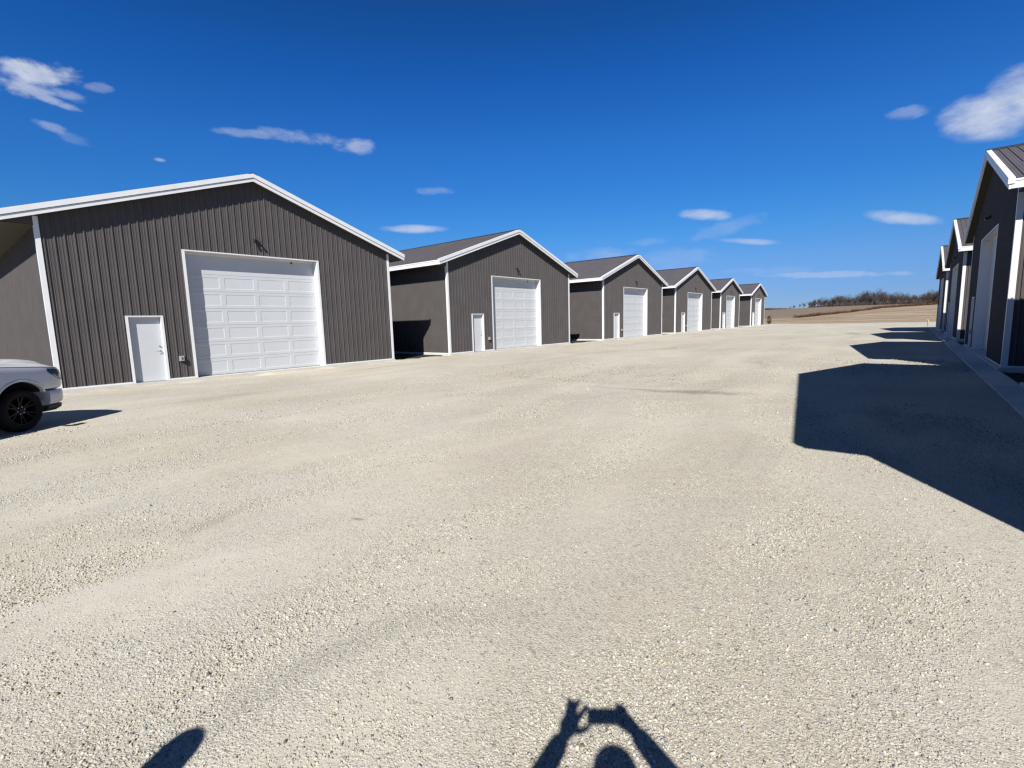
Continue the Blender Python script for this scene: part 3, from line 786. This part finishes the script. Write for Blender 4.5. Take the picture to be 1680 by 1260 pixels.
# unseen hooded figure, added to cast the narrow shadow at the lower left
h2 = []
arms2 = [((.20, 0, 1.50), (.27, -.02, 1.20), (.28, .06, .95)), ((-.20, 0, 1.50), (-.27, -.02, 1.20), (-.28, .06, .95))]
arms2 = [tuple(tuple(c * .92 for c in p) for p in a) for a in arms2]
for s in (-1, 1):
    W_ = Vector((s * .28, .06, .95)) * .92
    h2.append((tuple(W_), tuple(W_ + Vector((0, .012, -.07))), .028, .034))
    for q, (dy, L_) in enumerate(((.035, .075), (.015, .085), (-.005, .08), (-.024, .062))):
        b0 = W_ + Vector((0, dy * .8 + .01, -.085)); b1 = b0 + Vector((-s * .006, .006, -L_ * .5)); b2 = b1 + Vector((-s * .014, .010, -L_ * .45))
        h2 += [(tuple(b0), tuple(b1), .0095, .0088), (tuple(b1), tuple(b2), .0088, .0078)]
    h2 += [(tuple(W_ + Vector((0, .03, -.03))), tuple(W_ + Vector((-s * .012, .058, -.075))), .012, .010), (tuple(W_ + Vector((-s * .012, .058, -.075))), tuple(W_ + Vector((-s * .018, .060, -.105))), .010, .0085)]
person('unseen hooded figure added to cast the narrow blade-shaped shadow at lower left', (-1.405, -1.10, G), rad(40), .93, arms2, h2, mat('olive_jacket', (.06, .065, .04), .85), hood=True)

# ------------------------------------------------------------------ far trees, brush, stake
M['bark'] = mat('grey_bark', (.115, .10, .092), .9, 0, .2, .25, 4)
M['twig'] = mat('bare_twigs', (.072, .057, .050), .9, 0, .2, .35, .9)
M['brush'] = mat('dry_brush', (.060, .042, .034), .95, 0, .1, .4, 1.2)
M['drygrass'] = mat('dry_grass', (.085, .047, .024), .95, 0, .1, .4, 1.0)
M['shrub'] = mat('dull_evergreen', (.026, .036, .017), .9, 0, .2, .4, 2.5)
def make_tree(seed, H, spread=.55, dense=1.0):
    r = random.Random(seed); tr = MB(); tw = MB()
    def blade(p, d, L, w):
        q = d.cross(Vector((r.uniform(-1, 1), r.uniform(-1, 1), r.uniform(-1, 1)))).normalized() * w
        tw.add([p - q, p + q, p + d * L], ((0, 1, 2),))
    def grow(p, d, L, rad_, lev):
        n = 3; pts = [p]; rs = [rad_]; dd = d
        for i in range(n):
            dd = (dd + Vector((r.gauss(0, .13), r.gauss(0, .13), r.gauss(.05, .09)))).normalized()
            pts.append(pts[-1] + dd * L / n); rs.append(rad_ * (1 - .42 * (i + 1) / n))
        (tr if lev < 2 else tw).tube(pts, rs, 6 if lev < 2 else 3, cap=False)
        if lev >= 3:
            for i in range(int(16 * dense)):
                k = r.randrange(1, n + 1); q = (dd + Vector((r.gauss(0, .7), r.gauss(0, .7), r.gauss(.2, .5)))).normalized()
                blade(pts[k], q, L * r.uniform(.5, 1.0), .008 + .008 * r.random())
            return
        for i in range({0: 8, 1: 5, 2: 4}[lev]):
            t = r.uniform(.12 if lev == 0 else .2, 1.0); k = min(n - 1, int(t * n)); f = t * n - k
            bp = pts[k].lerp(pts[k + 1], f); az = r.uniform(0, 2 * math.pi)
            s = spread * r.uniform(.7, 1.35)
            x = Vector((math.cos(az), math.sin(az), 0)); nd = (dd * .8 + x * s + Vector((0, 0, .25))).normalized()
            grow(bp, nd, L * r.uniform(.55, .75), rs[k] * .55, lev + 1)
    grow(Vector((0, 0, -.2)), Vector((r.gauss(0, .04), r.gauss(0, .04), 1)).normalized(), H * .50, H * .017, 0)
    return tr, tw
protos = []
for i in range(5):
    tr, tw = make_tree(40 + i, 10.0, (.55, .7, .5, .62, .8)[i], (1, 1.2, .9, 1.1, .8)[i])
    root = thing('bare_tree', 'bare grey-brown tree among the woods on the hilltop', 'tree', group='bare trees in the hilltop woods')
    tr.build('trunk', M['bark'], root, smooth=True, fix=False); tw.build('crown', M['twig'], root, fix=False)
    protos.append(root)
def far_h(az): return float(np.interp(az, [-9.5, -7.8, -7.2, -6.5, -5.0, -4.4, -4.1, -3.5, -2.9, -2.55, -2.1, -1.4, -.9, -.4, .1, .6, 1.1, 1.8, 3], [3.0, 5.8, 7.0, 7.1, 9.2, 6.7, 8, 11.4, 10.8, 9.5, 11.4, 9.2, 8.6, 9.7, 7.4, 7.4, 9.2, 9.2, 9.5]))
spots = []
rr = random.Random(5)
for k in range(110):
    az = -7.9 + 11.6 * (k + rr.uniform(-.4, .4)) / 110; d = rr.choice([402, 408, 416, 426, 438]) + rr.uniform(-3, 3)
    spots.append((az, d, far_h(az) * rr.choice([1.02, .97, .9, .7])))
for az, h in ((-9.55, 2.4), (-9.2, 3.0), (-8.7, 3.6), (-8.35, 4.6)): spots.append((az, 410, h))
for k, (az, d, h) in enumerate(spots):
    p = protos[k % 5]; o = p if k < 5 else copy_tree(p)
    x, y = d * math.sin(rad(az)), d * math.cos(rad(az)); sc = h / 10.0
    o.location = (x, y, terrain(x, y) - .1); o.rotation_euler = (0, 0, rr.uniform(0, 6.28)); o.scale = (sc * rr.uniform(.9, 1.2),) * 2 + (sc,)
    tag(o, 'bare grey-brown tree among the woods on the hilltop', 'tree', 'bare trees in the hilltop woods')
# undergrowth below the woods, far wood line, dry grass on the clay bank
mb = MB()
def tufts(mb, x, y, z, h, w, n, r):
    for _ in range(n):
        a = r.uniform(0, 6.28); d = Vector((r.gauss(0, .35), r.gauss(0, .35), 1)).normalized(); q = Vector((math.cos(a), math.sin(a), 0)) * w * r.uniform(.4, 1)
        p = Vector((x + r.uniform(-w, w) * 3, y + r.uniform(-w, w) * 3, z - .05)); L_ = h * r.uniform(.5, 1.2)
        mb.add([p - q * .5, p + q * .5, p + d * L_ + q * .15, p + d * L_ - q * .2], ((0, 1, 2, 3),))
for k in range(1500):
    az = rr.uniform(-8.0, 4.0); d = rr.uniform(399, 436); x, y = d * math.sin(rad(az)), d * math.cos(rad(az))
    tufts(mb, x, y, terrain(x, y), rr.uniform(.8, 2.7) * (1.0 if az > -6.6 else .55), .16, 14, rr)
tag(mb.build('undergrowth', [M['twig'], M['brush']], fix=False), 'brown leafless undergrowth at the foot of the hilltop woods', 'undergrowth', kind='stuff')
o = bpy.data.objects['undergrowth']
mi = (RNG.random(len(o.data.polygons)) < .35).astype(np.int32); o.data.polygons.foreach_set('material_index', mi)
mb = MB()
for k in range(1500):
    az = rr.uniform(-19, -8.8); d = rr.uniform(900, 960); x, y = d * math.sin(rad(az)), d * math.cos(rad(az))
    hh = float(np.interp(az, [-19, -11.5, -9.4, -8.8], [7, 4.2, 2.4, 1.0])); tufts(mb, x, y, 4.2 + terrain(x, y), hh + 2.5, 1.6, 5, rr)
tag(mb.build('distant_woods', M['twig'], fix=False), 'thin dark line of distant woods on the horizon beyond the last narrow building', 'woods', kind='stuff')
mb = MB()
for k in range(2300):
    x = rr.uniform(-34, 14); y = bank_y(x) + rr.gauss(0, 1.5); tufts(mb, x, y, terrain(x, y), rr.uniform(.4, 1.25) * (1.2 if x < -25 else 1), .10, 9, rr)
tag(mb.build('dry_grass', M['drygrass'], fix=False), 'rusty dry grass along the clay bank across the field', 'grass', kind='stuff')
def make_shrub(H, W, n, seed):
    r = random.Random(seed); st = MB(); lf = MB()
    for k in range(5):
        a = k * 1.26; st.tube([(0, 0, -.1), (math.cos(a) * W * .2, math.sin(a) * W * .2, H * .4), (math.cos(a) * W * .4, math.sin(a) * W * .4, H * .8)], [.03, .02, .008], 5)
    for _ in range(n):
        t = r.random(); z = H * (.08 + .92 * t); rad_ = W * .5 * (math.sin(math.pi * min(1, .15 + t * .85)) ** .6) * math.sqrt(r.random()) * r.uniform(.7, 1.15); a = r.uniform(0, 6.28)
        p = Vector((math.cos(a) * rad_, math.sin(a) * rad_, z)); q = Vector((r.gauss(0, 1), r.gauss(0, 1), r.gauss(0, 1))).normalized() * .07; w = q.cross(Vector((r.gauss(0, 1), r.gauss(0, 1), 1))).normalized() * .035
        lf.add([p - q, p + w, p + q, p - w], ((0, 1, 2, 3),))
    return st, lf
for (x, y, H, W, n, lab, seed) in ((-22.6, 112, 1.75, 1.1, 700, 'small dark green shrub standing beside the far end of the sunlit row', 3), (-32.0, 196, 1.7, 1.2, 260, 'lone thin leaning sapling out in the pale stubble field', 9)):
    st, lf = make_shrub(H, W, n, seed)
    root = thing('shrub' if seed == 3 else 'sapling', lab, 'shrub' if seed == 3 else 'sapling', (x, y, terrain(x, y)))
    st.build('trunk', M['bark'], root, fix=False); lf.build('foliage', M['shrub'], root, fix=False)
    if seed == 9: root.rotation_euler = (0, .45, .4); root.scale = (.7, .7, 1)
zs = G
st = thing('survey_stake', 'thin wooden survey stake with pale ribbon beside the farthest shaded building', 'stake', (1.62, 73.8, zs))
mb = MB(); mb.hexa([(-.03, -.012, -.2), (.03, -.012, -.2), (.03, .012, -.2), (-.03, .012, -.2)], [(-.028, -.012, 1.05), (.028, -.012, 1.05), (.028, .012, 1.05), (-.028, .012, 1.05)])
mb.build('post', mat('grey_lath', (.16, .11, .075), .9, 0, .2, .2, 20), st)
mb = MB(); mb.hexa([(.03, -.016, .66), (.11, -.04, .50), (.12, -.02, .51), (.03, .016, .66)], [(.03, -.016, .72), (.13, -.04, .55), (.14, -.02, .56), (.03, .016, .72)]); mb.box(-.033, .033, -.015, .015, .74, .82)
mb.build('ribbon', mat('pale_ribbon', (.70, .62, .35), .7), st)

# ------------------------------------------------------------------ loose stones lying on the near gravel (real geometry)
def stones(name, n, seed, r0, r1, pw, smin, smax):
    g = np.random.default_rng(seed)
    rr_ = (r0 ** pw + (r1 ** pw - r0 ** pw) * g.random(n)) ** (1 / pw); az = np.radians(-92 + 106 * g.random(n))
    x, y = rr_ * np.sin(az), rr_ * np.cos(az)
    w_ = x * .97 + y * .20 + .35 * np.sin(y * .55 + 1)
    cl = np.sin(w_ * 2.6 + .8) + .7 * np.sin(w_ * 6.3 + 2 + np.sin(y * .9)) + .6 * np.sin(y * 1.9 + x * 1.1) + .5 * np.sin(x * 4.7 - y * 3.1)
    pk = np.zeros(n)
    for (cx, cy, rx, ry, ang, _c, amt) in BANDS:
        ca, sa = math.cos(rad(ang)), math.sin(rad(ang)); u_ = ((x - cx) * ca + (y - cy) * sa) / rx; v_ = (-(x - cx) * sa + (y - cy) * ca) / ry
        pk = np.maximum(pk, np.clip(1.5 - np.hypot(u_, v_), 0, 1) * amt)
    keep = g.random(n) < np.clip(.62 + .24 * cl, .12, 1) * (1 - pk); x, y, cl = x[keep], y[keep], cl[keep]; n = len(x)
    s = np.exp(g.normal(0, .36, n)) * (smin + (smax - smin) * np.clip(.40 + .25 * cl, 0, 1)); s = np.clip(s, smin * .5, smax * 2.1)
    cube = np.array([(a, b, c) for a in (-1, 1) for b in (-1, 1) for c in (-1, 1)], float)
    v = cube[None] + g.normal(0, .28, (n, 8, 3)); v /= np.linalg.norm(v, axis=2, keepdims=True) ** .55
    v *= np.stack([s * g.uniform(.75, 1.25, n), s * g.uniform(.6, 1.05, n), s * g.uniform(.45, .8, n)], 1)[:, None]
    def rot(v, ax, ang):
        i, j = [(1, 2), (2, 0), (0, 1)][ax]; c, s_ = np.cos(ang)[:, None], np.sin(ang)[:, None]; a, b = v[..., i].copy(), v[..., j].copy()
        v[..., i] = a * c - b * s_; v[..., j] = a * s_ + b * c
    rot(v, 0, g.normal(0, .5, n)); rot(v, 1, g.normal(0, .5, n)); rot(v, 2, g.uniform(0, 6.28, n))
    zg = G + np.where(x < -12, .0, 0)
    v += np.stack([x, y, zg + s * g.uniform(-.05, .28, n)], 1)[:, None]
    quad = np.array([(0, 1, 3, 2), (4, 6, 7, 5), (0, 4, 5, 1), (2, 3, 7, 6), (0, 2, 6, 4), (1, 5, 7, 3)])
    f = (quad[None] + (np.arange(n) * 8)[:, None, None]).reshape(-1)
    me = bpy.data.meshes.new(name); me.vertices.add(n * 8); me.vertices.foreach_set('co', v.reshape(-1))
    me.loops.add(len(f)); me.loops.foreach_set('vertex_index', f.astype(np.int32))
    me.polygons.add(n * 6); me.polygons.foreach_set('loop_start', np.arange(0, n * 24, 4, dtype=np.int32))
    me.update(calc_edges=True); me.validate()
    pal = np.array([(.27, .25, .215), (.40, .375, .315), (.47, .44, .375), (.52, .485, .41), (.57, .54, .465), (.63, .61, .55), (.42, .435, .44), (.44, .36, .26), (.13, .125, .12)]) * np.array([.725, .735, .73])
    ci = g.choice(9, n, p=[.05, .13, .22, .23, .175, .09, .06, .03, .015]); c = np.clip(pal[ci] * g.uniform(.9, 1.1, (n, 1)), 0, 1)
    at = me.color_attributes.new('stone', 'FLOAT_COLOR', 'POINT'); at.data.foreach_set('color', np.repeat(np.concatenate([c, np.ones((n, 1))], 1), 8, 0).reshape(-1).astype(np.float32))
    return me
ms = bpy.data.materials.new('loose_limestone'); ms.use_nodes = True; nt = ms.node_tree; bb = nt.nodes['Principled BSDF']; bb.inputs['Roughness'].default_value = .9; bb.inputs['Specular IOR Level'].default_value = .2
va = nt.nodes.new('ShaderNodeVertexColor'); va.layer_name = 'stone'; nt.links.new(va.outputs[0], bb.inputs['Base Color'])
me = stones('loose_gravel', 430000, 3, 1.0, 11, 1.25, .0028, .0057); me.materials.append(ms)
me2 = stones('far_stones', 90000, 4, 9, 24, 1.6, .0060, .0105); me2.materials.append(ms)
lo = bpy.data.objects.new('loose_gravel', me); COL.objects.link(lo)
lf_ = bpy.data.objects.new('loose_gravel', me2); COL.objects.link(lf_); tag(lf_, 'sparser pale crushed stone lying further out across the yard', 'gravel', kind='stuff')
tag(lo, 'loose pale crushed stone lying on the gravel nearest the camera', 'gravel', kind='stuff')

# ------------------------------------------------------------------ sky with clouds, sun, camera
W = bpy.data.worlds.new('World'); S.world = W; W.use_nodes = True; nt = W.node_tree; N = nt.nodes.new; L = nt.links.new
bg = nt.nodes['Background']
sky = N('ShaderNodeTexSky'); sky.sky_type = 'NISHITA'; sky.sun_disc = False
sun_dir = Vector((math.sin(rad(SUN_AZ)) * math.cos(rad(SUN_EL)), -math.cos(rad(SUN_AZ)) * math.cos(rad(SUN_EL)), math.sin(rad(SUN_EL))))
sky.sun_elevation = rad(SUN_EL); sky.sun_rotation = math.atan2(sun_dir.x, sun_dir.y)
sky.altitude = 300; sky.air_density = 1.0; sky.dust_density = .05; sky.ozone_density = 2.5
hs = N('ShaderNodeHueSaturation'); hs.inputs['Saturation'].default_value = 1.0; hs.inputs['Hue'].default_value = .5; hs.inputs['Value'].default_value = 1.0
sxyz = N('ShaderNodeSeparateXYZ'); tcs = N('ShaderNodeTexCoord'); L(tcs.outputs['Generated'], sxyz.inputs[0])
deep = N('ShaderNodeValToRGB'); ee = deep.color_ramp.elements
DEEP = [(0, (.26, .42, .85)), (.04, (.255, .42, .85)), (.10, (.28, .50, .88)), (.16, (.21, .56, .96)), (.22, (.165, .56, 1.04)), (.31, (.14, .56, 1.12)), (.42, (.085, .48, 1.08)), (.505, (.074, .40, .89)), (.75, (.34, .38, .47)), (1, (.48, .45, .46))]
while len(ee) < len(DEEP): ee.new(.5)
for k_, (p_, c_3) in zip(ee, DEEP): k_.position = p_; k_.color = (*c_3, 1)
L(sxyz.outputs['Z'], deep.inputs[0])
dm = N('ShaderNodeVectorMath'); dm.operation = 'MULTIPLY'; L(sky.outputs[0], dm.inputs[0]); L(deep.outputs[0], dm.inputs[1])
L(dm.outputs[0], hs.inputs['Color'])
tc = N('ShaderNodeTexCoord'); D = tc.outputs['Generated']
def m2(op, a, b=None):
    n = N('ShaderNodeMath'); n.operation = op
    for i, x in enumerate((a, b)):
        if x is None: continue
        if isinstance(x, (int, float)): n.inputs[i].default_value = x
        else: L(x, n.inputs[i])
    return n.outputs[0]
def dot(v):
    n = N('ShaderNodeVectorMath'); n.operation = 'DOT_PRODUCT'; L(D, n.inputs[0]); n.inputs[1].default_value = v; return n.outputs['Value']
def cnoise(scale, det, stretch):
    mp = N('ShaderNodeMapping'); mp.inputs['Scale'].default_value = stretch; L(D, mp.inputs[0])
    n = N('ShaderNodeTexNoise'); n.inputs['Scale'].default_value = scale; n.inputs['Detail'].default_value = det; n.inputs['Roughness'].default_value = .6; L(mp.outputs[0], n.inputs['Vector']); return n.outputs['Fac']
nA = cnoise(9, 8, (1, 1, 2.6)); nB = cnoise(26, 7, (1, 1, 2.0))
nn = m2('ADD', m2('MULTIPLY', m2('SUBTRACT', nA, .5), 1.5), m2('MULTIPLY', m2('SUBTRACT', nB, .5), 2.3))
nC = cnoise(22, 9, (1, 1, 1.5))
ct = N('ShaderNodeMapRange'); ct.interpolation_type = 'SMOOTHSTEP'; ct.inputs['From Min'].default_value = .32; ct.inputs['From Max'].default_value = .62; ct.inputs['To Min'].default_value = .72; L(nC, ct.inputs['Value']); ctex = ct.outputs[0]
# azimuth (right of the row), elevation, half-width, half-height in degrees, tilt, opacity, raggedness
CL = [(-81.6, 20.3, 3.4, 1.05, 9, .92, 1.1), (-83.0, 19.2, 3.0, .8, 2, .70, 1.3), (-81.2, 18.85, 2.0, .40, -12, .60, 1.1), (-79.6, 19.4, 1.4, .5, 0, .40, 1.4), (-77.6, 20.35, 1.1, .45, 10, .30, 1.4), (-80.8, 16.75, 1.2, .42, -8, .34, 1.4), (-79.6, 16.2, 1.3, .5, -16, .16, 1.2), (-73.7, 15.5, .55, .2, 0, .40, .8),
      (-66.0, 18.75, 3.4, .45, 2, .32, 1.1), (-61.2, 19.0, 4.4, .75, 0, .38, 1.1), (-55.8, 18.6, 2.8, .95, -2, .50, 1.0),
      (-47.7, 14.6, 2.6, .5, 0, .26, 1.1), (-50.0, 10.6, 4.3, .55, 0, .70, .5), (-18.0, 10.7, 3.1, .75, -8, .74, .55), (-13.5, 7.6, 3.3, .40, -8, .55, .5), (-16, 9.1, 4.0, .9, 10, .16, 1.2),
      (-1.1, 8.35, 3.2, .72, -14, .74, .5), (4.1, 15.2, 3.6, 2.15, -8, .95, .45), (6.6, 16.1, 4.2, 2.6, 6, .95, .5), (-1.35, 16.8, 1.6, .6, -4, .32, 1.1),
      (-7, 3.82, 9, .34, -3.2, .34, 1.2), (-29, 7.4, 4.2, .9, 0, .22, 1.0), (-21, 6.3, 6, 1.3, 0, .16, 1.1), (-24, 8.4, 3.0, .5, 0, .14, 1.2), (-12, 4.5, 5, .5, -3, .12, 1.2), (-30, 4.5, 14, 1.6, 0, .10, .9)]
tot = None
for az, el, w, h, tilt, op, rg in CL:
    a, e, t = rad(az), rad(el), rad(tilt)
    c = Vector((math.sin(a) * math.cos(e), math.cos(a) * math.cos(e), math.sin(e))); ex = Vector((math.cos(a), -math.sin(a), 0)); ey = c.cross(ex) * -1
    if ey.z < 0: ey = -ey
    x_ = ex * math.cos(t) + ey * math.sin(t); y_ = -ex * math.sin(t) + ey * math.cos(t)
    u = m2('MULTIPLY', m2('SUBTRACT', dot(tuple(x_)), x_.dot(c)), 1 / rad(w)); v = m2('MULTIPLY', m2('SUBTRACT', dot(tuple(y_)), y_.dot(c)), 1 / rad(h))
    r2 = m2('ADD', m2('MULTIPLY', u, u), m2('MULTIPLY', v, v))
    val = m2('ADD', m2('SUBTRACT', 1.0, r2), m2('MULTIPLY', nn, rg))
    mr = N('ShaderNodeMapRange'); mr.interpolation_type = 'SMOOTHSTEP'; mr.inputs['From Min'].default_value = .05; mr.inputs['From Max'].default_value = 1.15; mr.inputs['To Max'].default_value = op
    L(val, mr.inputs['Value']); f = m2('MULTIPLY', m2('MULTIPLY', mr.outputs[0], ctex), m2('GREATER_THAN', dot(tuple(c)), 0))
    tot = f if tot is None else m2('MAXIMUM', tot, f)
mx = N('ShaderNodeMix'); mx.data_type = 'RGBA'; L(tot, mx.inputs['Factor'])
ci = [i for i in mx.inputs if i.type == 'RGBA']; L(hs.outputs[0], ci[0])
CLOUD = (6.0, 6.5, 7.6); ci[1].default_value = (*CLOUD, 1)
L([o for o in mx.outputs if o.type == 'RGBA'][0], bg.inputs['Color']); bg.inputs['Strength'].default_value = .0572

sl = bpy.data.lights.new('sun', 'SUN'); sl.energy = 4.6; sl.angle = rad(.5); sl.color = (1, .955, .88)
so = bpy.data.objects.new('sun', sl); COL.objects.link(so); so.rotation_euler = sun_dir.to_track_quat('Z', 'Y').to_euler()

cd = bpy.data.cameras.new('camera'); co = bpy.data.objects.new('camera', cd); COL.objects.link(co); S.camera = co
cd.sensor_fit = 'HORIZONTAL'; cd.sensor_width = 36; cd.lens = FPX * 36 / 1680; cd.clip_start = .01; cd.clip_end = 6000
co.matrix_world = Matrix(((R3.x, U3.x, -F2.x, LENS.x), (R3.y, U3.y, -F2.y, LENS.y), (R3.z, U3.z, -F2.z, LENS.z), (0, 0, 0, 1)))

S.view_settings.view_transform = 'Standard'; S.view_settings.look = 'None'; S.view_settings.exposure = .89; S.view_settings.gamma = 1
S.render.engine = 'CYCLES'; S.cycles.max_bounces = 6; S.cycles.use_denoising = True; S.cycles.denoising_prefilter = 'NONE'; S.cycles.denoising_input_passes = 'RGB_ALBEDO_NORMAL'; S.cycles.filter_width = 1.35; S.cycles.use_adaptive_sampling = False; S.cycles.sample_clamp_indirect = 6
